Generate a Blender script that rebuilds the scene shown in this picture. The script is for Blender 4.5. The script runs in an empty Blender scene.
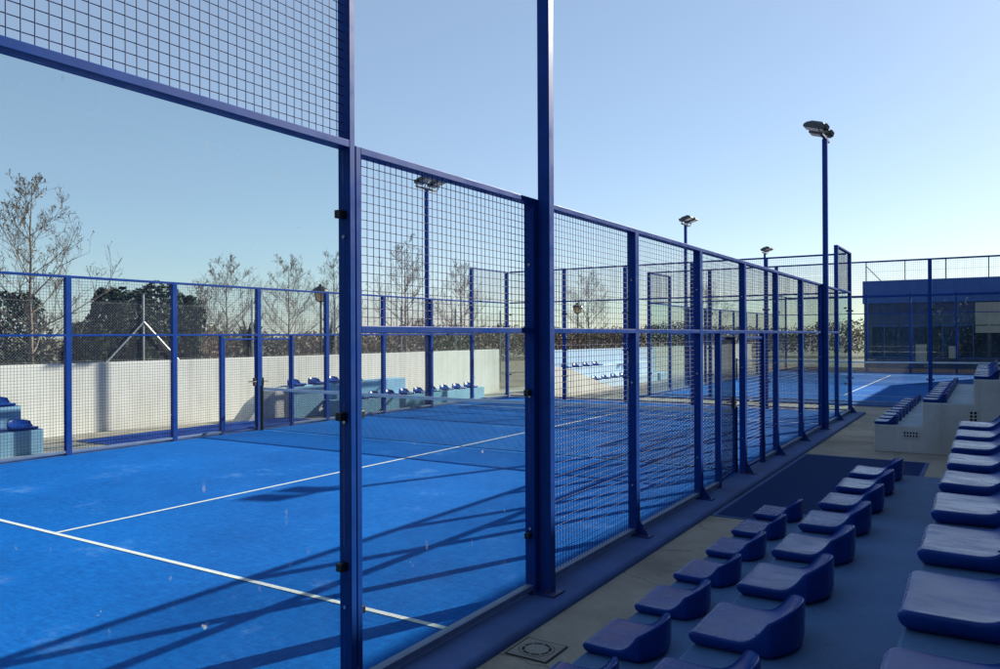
import bpy, bmesh, math, random
from mathutils import Vector, Matrix, noise

random.seed(7)
R = math.radians
C = bpy.context.scene.collection
S = bpy.context.scene

# ------------------------------------------------------------------ camera
cam_d = bpy.data.cameras.new('camera')
cam = bpy.data.objects.new('camera', cam_d)
C.objects.link(cam)
cam_d.sensor_fit = 'HORIZONTAL'
cam_d.sensor_width = 36.0
cam_d.lens = 36.0 * 777.9 / 1000.0
cam_d.clip_start = 0.05
cam_d.clip_end = 3000
cam.matrix_world = (Matrix.Translation((2.996, -1.1616, 1.963)) @ Matrix.Rotation(0.56123, 4, 'Z')
                    @ Matrix.Rotation(math.pi / 2 + 0.0014, 4, 'X') @ Matrix.Rotation(-0.0044, 4, 'Z'))
S.camera = cam

# ------------------------------------------------------------------ sky, sun, exposure
SUN_AZ, SUN_EL = 23.1, 28.7          # azimuth from +Y towards +X
W = bpy.data.worlds.new('World')
S.world = W
W.use_nodes = True
wn = W.node_tree.nodes
bg = wn['Background']
sky = wn.new('ShaderNodeTexSky')
sky.sky_type = 'NISHITA'
sky.sun_disc = False
sky.sun_elevation = R(SUN_EL)
sky.sun_rotation = R(SUN_AZ)
sky.altitude = 600
sky.air_density = 1.0
sky.dust_density = 0.5
sky.ozone_density = 2.0
mxs = wn.new('ShaderNodeMix')
mxs.data_type = 'RGBA'
mxs.inputs[0].default_value = 0.40
mxs.inputs[7].default_value = (2.6, 3.45, 4.55, 1)
W.node_tree.links.new(sky.outputs[0], mxs.inputs[6])
W.node_tree.links.new(mxs.outputs[2], bg.inputs[0])
bg.inputs[1].default_value = 0.088

sd = bpy.data.lights.new('sun', 'SUN')
sd.energy = 5.0
sd.angle = R(0.53)
sd.color = (1.0, 0.93, 0.82)
sun = bpy.data.objects.new('sun', sd)
C.objects.link(sun)
sdir = Vector((math.sin(R(SUN_AZ)) * math.cos(R(SUN_EL)), math.cos(R(SUN_AZ)) * math.cos(R(SUN_EL)), math.sin(R(SUN_EL))))
sun.rotation_euler = sdir.to_track_quat('Z', 'Y').to_euler()
sun.location = (20, 30, 30)

S.view_settings.view_transform = 'Standard'
S.view_settings.look = 'None'
S.view_settings.gamma = 1
S.view_settings.exposure = 0.88
S.view_settings.use_curve_mapping = False
S.render.engine = 'CYCLES'
S.cycles.max_bounces = 8
S.cycles.transparent_max_bounces = 40
S.cycles.sample_clamp_indirect = 4
S.cycles.use_denoising = True

# ------------------------------------------------------------------ materials
def mat_new(name):
    m = bpy.data.materials.new(name)
    m.use_nodes = True
    nt = m.node_tree
    return m, nt, nt.nodes['Principled BSDF']

def coords(nt, scale=(1, 1, 1), kind='Object', rot=(0, 0, 0)):
    tc = nt.nodes.new('ShaderNodeTexCoord')
    mp = nt.nodes.new('ShaderNodeMapping')
    mp.inputs['Scale'].default_value = scale
    mp.inputs['Rotation'].default_value = rot
    nt.links.new(tc.outputs[kind], mp.inputs[0])
    return mp.outputs[0]

def noise_tex(nt, vec, scale, detail=6, rough=0.6):
    n = nt.nodes.new('ShaderNodeTexNoise')
    n.inputs['Scale'].default_value = scale
    n.inputs['Detail'].default_value = detail
    n.inputs['Roughness'].default_value = rough
    if vec is not None:
        nt.links.new(vec, n.inputs['Vector'])
    return n.outputs['Fac']

def ramp(nt, fac, stops):
    r = nt.nodes.new('ShaderNodeValToRGB')
    e = r.color_ramp.elements
    while len(e) > 1:
        e.remove(e[-1])
    e[0].position = stops[0][0]
    e[0].color = (*stops[0][1], 1)
    for p, c in stops[1:]:
        k = e.new(p)
        k.color = (*c, 1)
    nt.links.new(fac, r.inputs[0])
    return r.outputs[0]

def mixc(nt, a, b, fac, mode='MIX'):
    m = nt.nodes.new('ShaderNodeMix')
    m.data_type = 'RGBA'
    m.blend_type = mode
    for i, v in ((0, fac), (6, a), (7, b)):
        if hasattr(v, 'node'):
            nt.links.new(v, m.inputs[i])
        elif i == 0:
            m.inputs[0].default_value = v
        else:
            m.inputs[i].default_value = (*v, 1)
    return m.outputs[2]

def bump(nt, p, h, strength, dist=0.01):
    b = nt.nodes.new('ShaderNodeBump')
    b.inputs['Strength'].default_value = strength
    b.inputs['Distance'].default_value = dist
    nt.links.new(h, b.inputs['Height'])
    nt.links.new(b.outputs[0], p.inputs['Normal'])

def simple(name, col, rough=0.5, var=0.15, scale=6.0, metal=0.0, bmp=0.0, bscale=60, spec=0.5):
    m, nt, p = mat_new(name)
    v = coords(nt)
    f = noise_tex(nt, v, scale)
    lo = tuple(c * (1 - var) for c in col)
    hi = tuple(min(1, c * (1 + var)) for c in col)
    c = ramp(nt, f, [(0.3, lo), (0.7, hi)])
    nt.links.new(c, p.inputs['Base Color'])
    p.inputs['Roughness'].default_value = rough
    p.inputs['Metallic'].default_value = metal
    p.inputs['Specular IOR Level'].default_value = spec
    if bmp:
        bump(nt, p, noise_tex(nt, v, bscale, 4), bmp, 0.01)
    return m

M = {}
M['blue_paint'] = simple('blue_paint', (0.005, 0.048, 0.25), 0.42, 0.12, 9, spec=0.14)
def weather_paint(m, dust):
    nt = m.node_tree; p = nt.nodes['Principled BSDF']
    src = p.inputs['Base Color'].links[0].from_socket
    v = coords(nt)
    n = noise_tex(nt, v, 26, 8, 0.75)
    c = mixc(nt, src, dust, ramp(nt, n, [(0.60, (0, 0, 0)), (0.76, (0.5, 0.5, 0.5))]))
    # splashed dirt and rust on the lowest hand's breadth
    sp = nt.nodes.new('ShaderNodeSeparateXYZ'); nt.links.new(v, sp.inputs[0])
    low = ramp(nt, sp.outputs['Z'], [(0.02, (1, 1, 1)), (0.22, (0, 0, 0))])
    n2 = noise_tex(nt, v, 14, 7, 0.7)
    f = mixc(nt, (0, 0, 0), low, ramp(nt, n2, [(0.45, (0, 0, 0)), (0.65, (0.7, 0.7, 0.7))]))
    c = mixc(nt, c, (0.11, 0.085, 0.065), f)
    nt.links.new(c, p.inputs['Base Color'])
    nt.links.new(ramp(nt, noise_tex(nt, v, 5, 5, .6), [(0.3, (0.34, 0.34, 0.34)), (0.7, (0.55, 0.55, 0.55))]), p.inputs['Roughness'])
weather_paint(M['blue_paint'], (0.018, 0.07, 0.25))
M['blue_wire'] = simple('blue_wire', (0.004, 0.017, 0.10), 0.5, 0.1, 4, spec=0.3)
M['black_plastic'] = simple('black_plastic', (0.012, 0.012, 0.014), 0.45)
M['rail_grey'] = simple('rail_grey', (0.13, 0.18, 0.30), 0.6, 0.15, 5)
M['steel'] = simple('steel', (0.55, 0.56, 0.58), 0.3, 0.1, 8, metal=0.9)
M['galvanized'] = simple('galvanized', (0.45, 0.46, 0.47), 0.45, 0.2, 12, metal=0.6)
M['lamp_housing'] = simple('lamp_housing', (0.055, 0.06, 0.062), 0.4, 0.2, 14)
M['lamp_glass'] = simple('lamp_glass', (0.42, 0.42, 0.40), 0.15, 0.1, 10)
M['net_cord'] = simple('net_cord', (0.006, 0.008, 0.014), 0.7)
M['net_tape'] = simple('net_tape', (0.78, 0.78, 0.76), 0.8, 0.12, 5)
M['bark'] = simple('bark', (0.20, 0.155, 0.115), 0.9, 0.35, 9, bmp=0.3, bscale=30)
M['dead_leaf'] = simple('dead_leaf', (0.09, 0.05, 0.028), 0.9, 0.4, 3)
M['lantern_metal'] = simple('lantern_metal', (0.018, 0.018, 0.02), 0.4)
M['lantern_glass'] = simple('lantern_glass', (0.62, 0.50, 0.36), 0.3, 0.1, 4)
M['line_paint'] = simple('line_paint', (0.62, 0.64, 0.62), 0.85, 0.15, 30)
M['soil'] = simple('soil', (0.17, 0.135, 0.085), 0.95, 0.35, 0.4)
M['clay'] = simple('clay', (0.36, 0.15, 0.075), 0.95, 0.2, 0.8)
M['mat_cloth'] = simple('mat_cloth', (0.009, 0.034, 0.13), 0.95, 0.25, 60, bmp=0.5, bscale=250, spec=0.1)
M['mat_cloth_far'] = simple('mat_cloth_far', (0.012, 0.06, 0.30), 0.95, 0.2, 60, bmp=0.5, bscale=250, spec=0.1)
M['riser_pale'] = simple('riser_pale', (0.22, 0.43, 0.60), 0.75, 0.12, 3, bmp=0.08)
M['pale_blue_wall'] = simple('pale_blue_wall', (0.50, 0.65, 0.80), 0.8, 0.1, 2)
M['vent_dark'] = simple('vent_dark', (0.006, 0.006, 0.007), 0.9)
M['building_blue'] = simple('building_blue', (0.03, 0.10, 0.34), 0.6, 0.12, 2)
M['building_low'] = simple('building_low', (0.022, 0.045, 0.12), 0.5, 0.3, 0.35)
M['window_dark'] = simple('window_dark', (0.015, 0.025, 0.05), 0.10, 0.3, .5, spec=0.5)
M['panel_pale'] = simple('panel_pale', (0.36, 0.34, 0.31), 0.6, 0.1, 2)
M['hall_wall'] = simple('hall_wall', (0.10, 0.105, 0.12), 0.8, 0.1, 1)  # wall of the added hall, kept dark to deepen the shade
M['roof_grey'] = simple('roof_grey', (0.18, 0.18, 0.19), 0.7, 0.1, 2)
M['trunk_dark'] = simple('trunk_dark', (0.07, 0.05, 0.035), 0.9, 0.3, 9)

_m = M['lantern_glass'].node_tree
_t = _m.nodes.new('ShaderNodeBsdfTranslucent'); _t.inputs[0].default_value = (0.8, 0.68, 0.5, 1)
_x = _m.nodes.new('ShaderNodeMixShader'); _x.inputs[0].default_value = 0.6
_m.links.new(_m.nodes['Principled BSDF'].outputs[0], _x.inputs[1]); _m.links.new(_t.outputs[0], _x.inputs[2])
_m.links.new(_x.outputs[0], _m.nodes['Material Output'].inputs[0])

def leaf_mat(name, stops, scale):
    m, nt, p = mat_new(name)
    f = noise_tex(nt, coords(nt), scale, 4)
    c = ramp(nt, f, stops)
    nt.links.new(c, p.inputs['Base Color'])
    p.inputs['Roughness'].default_value = 0.7
    p.inputs['Specular IOR Level'].default_value = 0.25
    return m
M['conifer'] = leaf_mat('conifer', [(0.3, (0.014, 0.030, 0.016)), (0.55, (0.030, 0.055, 0.026)), (0.75, (0.055, 0.080, 0.036))], 2.2)
M['thicket'] = leaf_mat('thicket', [(0.30, (0.075, 0.085, 0.06)), (0.46, (0.15, 0.13, 0.095)), (0.58, (0.24, 0.155, 0.10)), (0.72, (0.11, 0.115, 0.085))], 0.16)  # browns lightened to stand in for distance haze
M['palm'] = leaf_mat('palm', [(0.3, (0.025, 0.04, 0.02)), (0.7, (0.07, 0.085, 0.045))], 3)

def make_carpet():
    m, nt, p = mat_new('court_carpet')
    v = coords(nt)
    big = noise_tex(nt, v, 0.55, 5, 0.65)
    c1 = ramp(nt, big, [(0.3, (0.002, 0.100, 0.39)), (0.7, (0.005, 0.158, 0.57))])
    vs = coords(nt, (9, 1.6, 1))
    st = noise_tex(nt, vs, 3.0, 6, 0.7)
    c2 = mixc(nt, c1, (0.012, 0.20, 0.62), ramp(nt, st, [(0.5, (0, 0, 0)), (0.72, (0.55, 0.55, 0.55))]))
    fine = noise_tex(nt, coords(nt, (1.6, 0.55, 1)), 70, 6, 0.85)
    c3 = mixc(nt, c2, (0.55, 0.62, 0.70), ramp(nt, fine, [(0.35, (0.6, 0.6, 0.6)), (0.7, (1.15, 1.15, 1.15))]), 'MULTIPLY')
    c3 = mixc(nt, c2, ramp(nt, fine, [(0.36, (0.62, 0.66, 0.70)), (0.64, (1.08, 1.06, 1.04))]), 1.0, 'MULTIPLY')
    mid = noise_tex(nt, coords(nt, (1.0, 3.2, 1), rot=(0, 0, 0.9)), 7, 8, 0.75)
    c3 = mixc(nt, c3, ramp(nt, mid, [(0.34, (0.66, 0.72, 0.78)), (0.66, (1.22, 1.14, 1.08))]), 1.0, 'MULTIPLY')
    sand = noise_tex(nt, v, 1.1, 9, 0.75)
    c4 = mixc(nt, c3, (0.22, 0.36, 0.55), ramp(nt, sand, [(0.58, (0, 0, 0)), (0.74, (0.38, 0.38, 0.38))]))
    sepv = nt.nodes.new('ShaderNodeSeparateXYZ')
    nt.links.new(v, sepv.inputs[0])
    md = nt.nodes.new('ShaderNodeMath'); md.operation = 'PINGPONG'; md.inputs[1].default_value = 1.95
    nt.links.new(sepv.outputs['Y'], md.inputs[0])
    seam = ramp(nt, md.outputs[0], [(0.0, (0.72, 0.72, 0.74)), (0.010, (1, 1, 1))])
    c4 = mixc(nt, c4, seam, 1.0, 'MULTIPLY')
    nt.links.new(c4, p.inputs['Base Color'])
    p.inputs['Roughness'].default_value = 0.95
    p.inputs['Specular IOR Level'].default_value = 0.08
    bump(nt, p, fine, 0.35, 0.006)
    return m
M['carpet'] = make_carpet()

def make_concrete(name, a, b, stain, scale=1.2, bmp=0.25, crack=False):
    m, nt, p = mat_new(name)
    v = coords(nt)
    n1 = noise_tex(nt, v, scale, 9, 0.7)
    c = ramp(nt, n1, [(0.3, a), (0.7, b)])
    n2 = noise_tex(nt, v, scale * 0.45, 7, 0.6)
    c = mixc(nt, c, stain, ramp(nt, n2, [(0.48, (0, 0, 0)), (0.66, (0.75, 0.75, 0.75))]))
    n3 = noise_tex(nt, v, 60, 4, 0.8)
    c = mixc(nt, c, ramp(nt, n3, [(0.3, (0.75, 0.75, 0.75)), (0.65, (1, 1, 1))]), 1.0, 'MULTIPLY')
    if name in ('white_wall', 'far_stand_white'):
        st = noise_tex(nt, coords(nt, (2.5, 2.5, 0.12)), 2.2, 7, 0.7)
        c = mixc(nt, c, (0.80, 0.785, 0.75), ramp(nt, st, [(0.48, (0, 0, 0)), (0.70, (0.85, 0.85, 0.85))]), 'MULTIPLY')
        sz = nt.nodes.new('ShaderNodeSeparateXYZ'); nt.links.new(v, sz.inputs[0])
        base = ramp(nt, sz.outputs['Z'], [(0.0, (0.6, 0.6, 0.6)), (0.5, (0, 0, 0))])
        c = mixc(nt, c, (0.36, 0.32, 0.25), mixc(nt, (0, 0, 0), base, ramp(nt, n2, [(0.40, (0, 0, 0)), (0.6, (1, 1, 1))])))
    if crack:
        vo = nt.nodes.new('ShaderNodeTexVoronoi')
        vo.feature = 'DISTANCE_TO_EDGE'
        vo.inputs['Scale'].default_value = 0.55
        wv = nt.nodes.new('ShaderNodeVectorMath'); wv.operation = 'MULTIPLY_ADD'
        nz = nt.nodes.new('ShaderNodeTexNoise'); nz.inputs['Scale'].default_value = 2.5; nz.inputs['Detail'].default_value = 6
        nt.links.new(v, nz.inputs['Vector'])
        nt.links.new(nz.outputs['Color'], wv.inputs[0])
        wv.inputs[1].default_value = (0.5, 0.5, 0.5)
        nt.links.new(v, wv.inputs[2])
        nt.links.new(wv.outputs[0], vo.inputs['Vector'])
        c = mixc(nt, c, ramp(nt, vo.outputs['Distance'], [(0.0, (0.45, 0.43, 0.4)), (0.007, (1, 1, 1))]), 1.0, 'MULTIPLY')
        n4 = noise_tex(nt, v, 3.2, 8, 0.7)
        c = mixc(nt, c, (0.5, 0.46, 0.40), ramp(nt, n4, [(0.54, (0, 0, 0)), (0.7, (0.35, 0.35, 0.35))]))
    nt.links.new(c, p.inputs['Base Color'])
    p.inputs['Roughness'].default_value = 0.85
    bump(nt, p, n3, bmp, 0.01)
    return m
M['concrete'] = make_concrete('concrete', (0.26, 0.235, 0.195), (0.42, 0.385, 0.32), (0.15, 0.132, 0.108), crack=True)
M['drain_concrete'] = make_concrete('drain_concrete', (0.24, 0.23, 0.21), (0.36, 0.34, 0.31), (0.15, 0.14, 0.12), 3)
M['white_wall'] = make_concrete('white_wall', (0.78, 0.75, 0.69), (0.88, 0.85, 0.79), (0.66, 0.63, 0.57), 0.8, 0.1)
M['far_stand_white'] = make_concrete('far_stand_white', (0.56, 0.57, 0.57), (0.70, 0.71, 0.70), (0.44, 0.44, 0.42), 1.3, 0.12)
M['far_tread'] = make_concrete('far_tread', (0.24, 0.33, 0.42), (0.36, 0.45, 0.54), (0.45, 0.50, 0.55), 1.6, 0.1)
M['near_stand_paint'] = make_concrete('near_stand_paint', (0.05, 0.135, 0.31), (0.085, 0.20, 0.40), (0.045, 0.105, 0.22), 1.1, 0.12)
M['kerb_paint'] = make_concrete('kerb_paint', (0.03, 0.085, 0.27), (0.05, 0.125, 0.36), (0.035, 0.075, 0.2), 2.0, 0.2)

def make_seat_mat():
    m, nt, p = mat_new('seat_plastic')
    v = coords(nt)
    oi = nt.nodes.new('ShaderNodeObjectInfo')
    add = nt.nodes.new('ShaderNodeVectorMath')
    add.operation = 'MULTIPLY_ADD'
    add.inputs[1].default_value = (1, 1, 1)
    nt.links.new(v, add.inputs[0])
    sc = nt.nodes.new('ShaderNodeVectorMath')
    sc.operation = 'SCALE'
    cb = nt.nodes.new('ShaderNodeCombineXYZ')
    nt.links.new(oi.outputs['Random'], cb.inputs[0])
    nt.links.new(oi.outputs['Random'], cb.inputs[1])
    nt.links.new(cb.outputs[0], sc.inputs[0])
    sc.inputs['Scale'].default_value = 37.0
    nt.links.new(sc.outputs[0], add.inputs[2])
    vv = add.outputs[0]
    n1 = noise_tex(nt, vv, 7, 7, 0.7)
    base = ramp(nt, n1, [(0.3, (0.005, 0.034, 0.20)), (0.7, (0.009, 0.054, 0.29))])
    mp = nt.nodes.new('ShaderNodeMapping')
    mp.inputs['Scale'].default_value = (3.0, 7, 5)
    mp.inputs['Rotation'].default_value = (0, 0, 0.9)
    nt.links.new(vv, mp.inputs[0])
    n2 = noise_tex(nt, mp.outputs[0], 2.4, 8, 0.65)
    geo = nt.nodes.new('ShaderNodeNewGeometry')
    sx = nt.nodes.new('ShaderNodeSeparateXYZ')
    nt.links.new(geo.outputs['Normal'], sx.inputs[0])
    up = ramp(nt, sx.outputs['Z'], [(0.6, (0, 0, 0)), (0.95, (1, 1, 1))])
    dust = mixc(nt, (0, 0, 0), ramp(nt, n2, [(0.52, (0, 0, 0)), (0.68, (0.24, 0.24, 0.24))]), up)
    col = mixc(nt, base, (0.10, 0.20, 0.55), dust)
    nt.links.new(col, p.inputs['Base Color'])
    rr = ramp(nt, n2, [(0.38, (0.15, 0.15, 0.15)), (0.70, (0.36, 0.36, 0.36))])
    nt.links.new(rr, p.inputs['Roughness'])
    p.inputs['Specular IOR Level'].default_value = 0.14
    bump(nt, p, noise_tex(nt, vv, 9, 2, 0.4), 0.02, 0.01)
    return m
M['seat'] = make_seat_mat()

def make_glass(name, tint, dirt):
    m = bpy.data.materials.new(name)
    m.use_nodes = True
    nt = m.node_tree
    nt.nodes.clear()
    out = nt.nodes.new('ShaderNodeOutputMaterial')
    tr = nt.nodes.new('ShaderNodeBsdfTransparent')
    tr.inputs[0].default_value = (*tint, 1)
    gl = nt.nodes.new('ShaderNodeBsdfGlossy')
    gl.inputs['Roughness'].default_value = 0.0
    gl.inputs['Color'].default_value = (0.9, 0.95, 0.95, 1)
    fr = nt.nodes.new('ShaderNodeFresnel')
    geo = nt.nodes.new('ShaderNodeNewGeometry')
    mr = nt.nodes.new('ShaderNodeMapRange')
    mr.inputs['To Min'].default_value = 1.45
    mr.inputs['To Max'].default_value = 1 / 1.45
    nt.links.new(geo.outputs['Backfacing'], mr.inputs['Value'])
    nt.links.new(mr.outputs[0], fr.inputs[0])
    mul = nt.nodes.new('ShaderNodeMath')
    mul.operation = 'MULTIPLY'
    mul.inputs[1].default_value = 0.6
    nt.links.new(fr.outputs[0], mul.inputs[0])
    mx = nt.nodes.new('ShaderNodeMixShader')
    nt.links.new(mul.outputs[0], mx.inputs[0])
    nt.links.new(tr.outputs[0], mx.inputs[1])
    nt.links.new(gl.outputs[0], mx.inputs[2])
    # dust film, dried splashes and small scuffs on the pane
    df = nt.nodes.new('ShaderNodeBsdfDiffuse')
    df.inputs[0].default_value = (0.55, 0.58, 0.58, 1)
    v = coords(nt)
    film = ramp(nt, noise_tex(nt, v, 0.9, 7, 0.6), [(0.35, (0.0, 0, 0)), (0.8, (dirt, dirt, dirt))])
    vz = coords(nt, (1, 9, 2.5), rot=(0.35, 0, 0))
    sp = ramp(nt, noise_tex(nt, vz, 2.6, 7, 0.75), [(0.655, (0, 0, 0)), (0.71, (0.45, 0.45, 0.45))])
    dots = ramp(nt, noise_tex(nt, v, 11, 3, 0.6), [(0.735, (0, 0, 0)), (0.755, (0.55, 0.55, 0.55))])
    mx3 = nt.nodes.new('ShaderNodeMath')
    mx3.operation = 'MAXIMUM'
    nt.links.new(sp, mx3.inputs[0])
    nt.links.new(dots, mx3.inputs[1])
    sp = mx3.outputs[0]
    mxx = nt.nodes.new('ShaderNodeMath')
    mxx.operation = 'MAXIMUM'
    nt.links.new(film, mxx.inputs[0])
    nt.links.new(sp, mxx.inputs[1])
    m2 = nt.nodes.new('ShaderNodeMixShader')
    nt.links.new(mxx.outputs[0], m2.inputs[0])
    nt.links.new(mx.outputs[0], m2.inputs[1])
    nt.links.new(df.outputs[0], m2.inputs[2])
    nt.links.new(m2.outputs[0], out.inputs[0])
    return m
M['glass'] = make_glass('glass', (0.93, 0.972, 0.966), 0.010)

# ------------------------------------------------------------------ mesh helpers
class MB:
    def __init__(self):
        self.v, self.f = [], []
    def quad(self, a, b, c, d):
        n = len(self.v)
        self.v += [tuple(a), tuple(b), tuple(c), tuple(d)]
        self.f.append((n, n + 1, n + 2, n + 3))
    def box(self, x0, x1, y0, y1, z0, z1):
        n = len(self.v)
        self.v += [(x0, y0, z0), (x1, y0, z0), (x1, y1, z0), (x0, y1, z0), (x0, y0, z1), (x1, y0, z1), (x1, y1, z1), (x0, y1, z1)]
        self.f += [tuple(n + i for i in q) for q in ((3, 2, 1, 0), (4, 5, 6, 7), (0, 1, 5, 4), (1, 2, 6, 5), (2, 3, 7, 6), (3, 0, 4, 7))]
        return self
    def obox(self, mat4, sx, sy, sz):
        n = len(self.v)
        for z in (-sz / 2, sz / 2):
            for x, y in ((-sx / 2, -sy / 2), (sx / 2, -sy / 2), (sx / 2, sy / 2), (-sx / 2, sy / 2)):
                self.v.append(tuple(mat4 @ Vector((x, y, z))))
        self.f += [tuple(n + i for i in q) for q in ((3, 2, 1, 0), (4, 5, 6, 7), (0, 1, 5, 4), (1, 2, 6, 5), (2, 3, 7, 6), (3, 0, 4, 7))]
        return self
    def tube(self, pts, rads, k=6, cap=True):
        pts = [Vector(p) for p in pts]
        rings = []
        for i, p in enumerate(pts):
            d = (pts[min(i + 1, len(pts) - 1)] - pts[max(i - 1, 0)]).normalized()
            a = d.orthogonal().normalized() if i == 0 else (a - d * a.dot(d)).normalized()
            b = d.cross(a)
            n = len(self.v)
            r = rads[i] if hasattr(rads, '__len__') else rads
            for j in range(k):
                t = 2 * math.pi * j / k
                self.v.append(tuple(p + (a * math.cos(t) + b * math.sin(t)) * r))
            rings.append(n)
        for n0, n1 in zip(rings, rings[1:]):
            for j in range(k):
                self.f.append((n0 + j, n0 + (j + 1) % k, n1 + (j + 1) % k, n1 + j))
        if cap:
            self.f.append(tuple(rings[0] + j for j in reversed(range(k))))
            self.f.append(tuple(rings[-1] + j for j in range(k)))
        return self
    def prism(self, poly, axis, a, b):
        """extrude a 2D polygon: axis 'y' -> (x,z) polygon from y=a to y=b; 'z' -> (x,y) polygon"""
        n = len(self.v)
        k = len(poly)
        for t in (a, b):
            for p in poly:
                self.v.append((p[0], t, p[1]) if axis == 'y' else ((t, p[0], p[1]) if axis == 'x' else (p[0], p[1], t)))
        self.f.append(tuple(n + i for i in range(k)))
        self.f.append(tuple(n + k + i for i in reversed(range(k))))
        for i in range(k):
            j = (i + 1) % k
            self.f.append((n + i, n + k + i, n + k + j, n + j))
        return self
    def build(self, name, mat, parent=None, smooth=False, bevel=0.0, fixn=False):
        o0 = Vector((0, 0, 0))
        if parent is not None:
            o0 = ORG.get(parent, Vector((0, 0, 0)))
        me = bpy.data.meshes.new(name)
        me.from_pydata([tuple(Vector(v) - o0) for v in self.v], [], self.f)
        if fixn:
            bm = bmesh.new()
            bm.from_mesh(me)
            bmesh.ops.recalc_face_normals(bm, faces=bm.faces)
            bm.to_mesh(me)
            bm.free()
        me.materials.append(mat)
        if smooth:
            for p in me.polygons:
                p.use_smooth = True
        o = bpy.data.objects.new(name, me)
        C.objects.link(o)
        if parent is not None:
            o.parent = parent
            ORG[o] = o0
        if bevel:
            b = o.modifiers.new('bevel', 'BEVEL')
            b.width = bevel
            b.segments = 2
            b.limit_method = 'ANGLE'
            b.angle_limit = R(40)
        return o
ORG = {}

def tag(o, label=None, cat=None, group=None, kind=None):
    if label: o['label'] = label
    if cat: o['category'] = cat
    if group: o['group'] = group
    if kind: o['kind'] = kind
    return o

def thing(name, label, cat, loc=(0, 0, 0), group=None):
    o = bpy.data.objects.new(name, None)
    C.objects.link(o)
    o.location = loc
    o.empty_display_size = 0.3
    ORG[o] = Vector(loc)
    return tag(o, label, cat, group)

def struct(name, mb, mat, **k):
    o = mb.build(name, mat, **k)
    o['kind'] = 'structure'
    return o

def copy_tree(o, loc):
    c = o.copy()
    C.objects.link(c)
    c.location = loc
    for ch in o.children:
        d = ch.copy()
        C.objects.link(d)
        d.parent = c
        for g in ch.children:
            e = g.copy()
            C.objects.link(e)
            e.parent = d
    return c

# ------------------------------------------------------------------ setting: ground sheets, courts
GZ = -0.05
g = MB(); g.quad((-900, -400, GZ - 0.35), (900, -400, GZ - 0.35), (900, 1500, GZ - 0.35), (-900, 1500, GZ - 0.35))
struct('ground', g, M['soil'])
pv = MB()
rows_ = [(-12, GZ), (0, GZ), (8, GZ - .02), (14, GZ - .12), (21, GZ - .20), (49.9, GZ - .20)]
for y, zl in rows_:
    pv.v += [(-14.2, y, zl - .02), (-13.0, y, zl), (-10.2, y, GZ), (24, y, GZ)]
for i in range(len(rows_) - 1):
    for j in range(3):
        pv.f.append((4 * i + j, 4 * i + j + 1, 4 * i + j + 5, 4 * i + j + 4))
struct('pavement', pv, M['concrete'])
cl = MB(); cl.quad((-8, 43.6, GZ + 0.004), (22, 43.6, GZ + 0.004), (22, 49.5, GZ + 0.004), (-8, 49.5, GZ + 0.004))
struct('clay_path', cl, M['clay'])
bk = MB()
bk.v = [(-14.1, -12, .35), (-14.1, 24.8, .35), (-60, 60, .3), (-60, -12, .3), (-14.1, -12, -.6), (-14.1, 24.8, -.6), (-60, 60, -.6), (-60, -12, -.6)]
bk.f = [(3, 2, 1, 0), (0, 1, 5, 4), (1, 2, 6, 5)]
struct('earth_bank', bk, M['soil'])

def rounded_slab(x0, x1, y0, y1, z0, z1, r):
    """slab with a rounded upper rim"""
    mb = MB()
    rings = []
    for k in range(6):
        t = k / 5 * math.pi / 2
        ins = r * (1 - math.cos(t)); z = z1 - r + r * math.sin(t)
        rings.append((ins, z))
    rings = [(0, z0)] + rings
    idx = []
    for ins, z in rings:
        n = len(mb.v)
        mb.v += [(x0 + ins, y0 + ins, z), (x1 - ins, y0 + ins, z), (x1 - ins, y1 - ins, z), (x0 + ins, y1 - ins, z)]
        idx.append(n)
    for a, b in zip(idx, idx[1:]):
        for j in range(4):
            mb.f.append((a + j, a + (j + 1) % 4, b + (j + 1) % 4, b + j))
    n = idx[-1]
    mb.f.append((n, n + 1, n + 2, n + 3))
    return mb

struct('kerb', rounded_slab(-10.34, 0.36, -0.36, 20.36, GZ - 0.05, 0.0, 0.045), M['kerb_paint'])
def court_sheet(name, x0, x1, y0, y1, ynet, xc):
    mb = MB(); mb.quad((x0, y0, 0.004), (x1, y0, 0.004), (x1, y1, 0.004), (x0, y1, 0.004))
    o = struct(name, mb, M['carpet'])
    for s in (-1, 1):
        l = MB(); y = ynet + s * 6.95
        l.quad((x0, y - .025, .008), (x1, y - .025, .008), (x1, y + .025, .008), (x0, y + .025, .008))
        l.build('service_line', M['line_paint'], o)
    l = MB()
    l.quad((xc - .025, ynet - 6.92, .008), (xc + .025, ynet - 6.92, .008), (xc + .025, ynet + 6.92, .008), (xc - .025, ynet + 6.92, .008))
    l.build('centre_line', M['line_paint'], o)
court_sheet('court_surface', -9.97, -0.03, 0.03, 19.97, 10.0, -4.93)
X2, Y2 = -6.35, 22.85
struct('kerb', rounded_slab(X2 - .3, X2 + 10.3, Y2 - .3, Y2 + 20.3, GZ - 0.05, 0.0, 0.045), M['kerb_paint'])
court_sheet('court_surface', X2 + .03, X2 + 9.97, Y2 + .03, Y2 + 19.97, Y2 + 10, -0.95)

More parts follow.
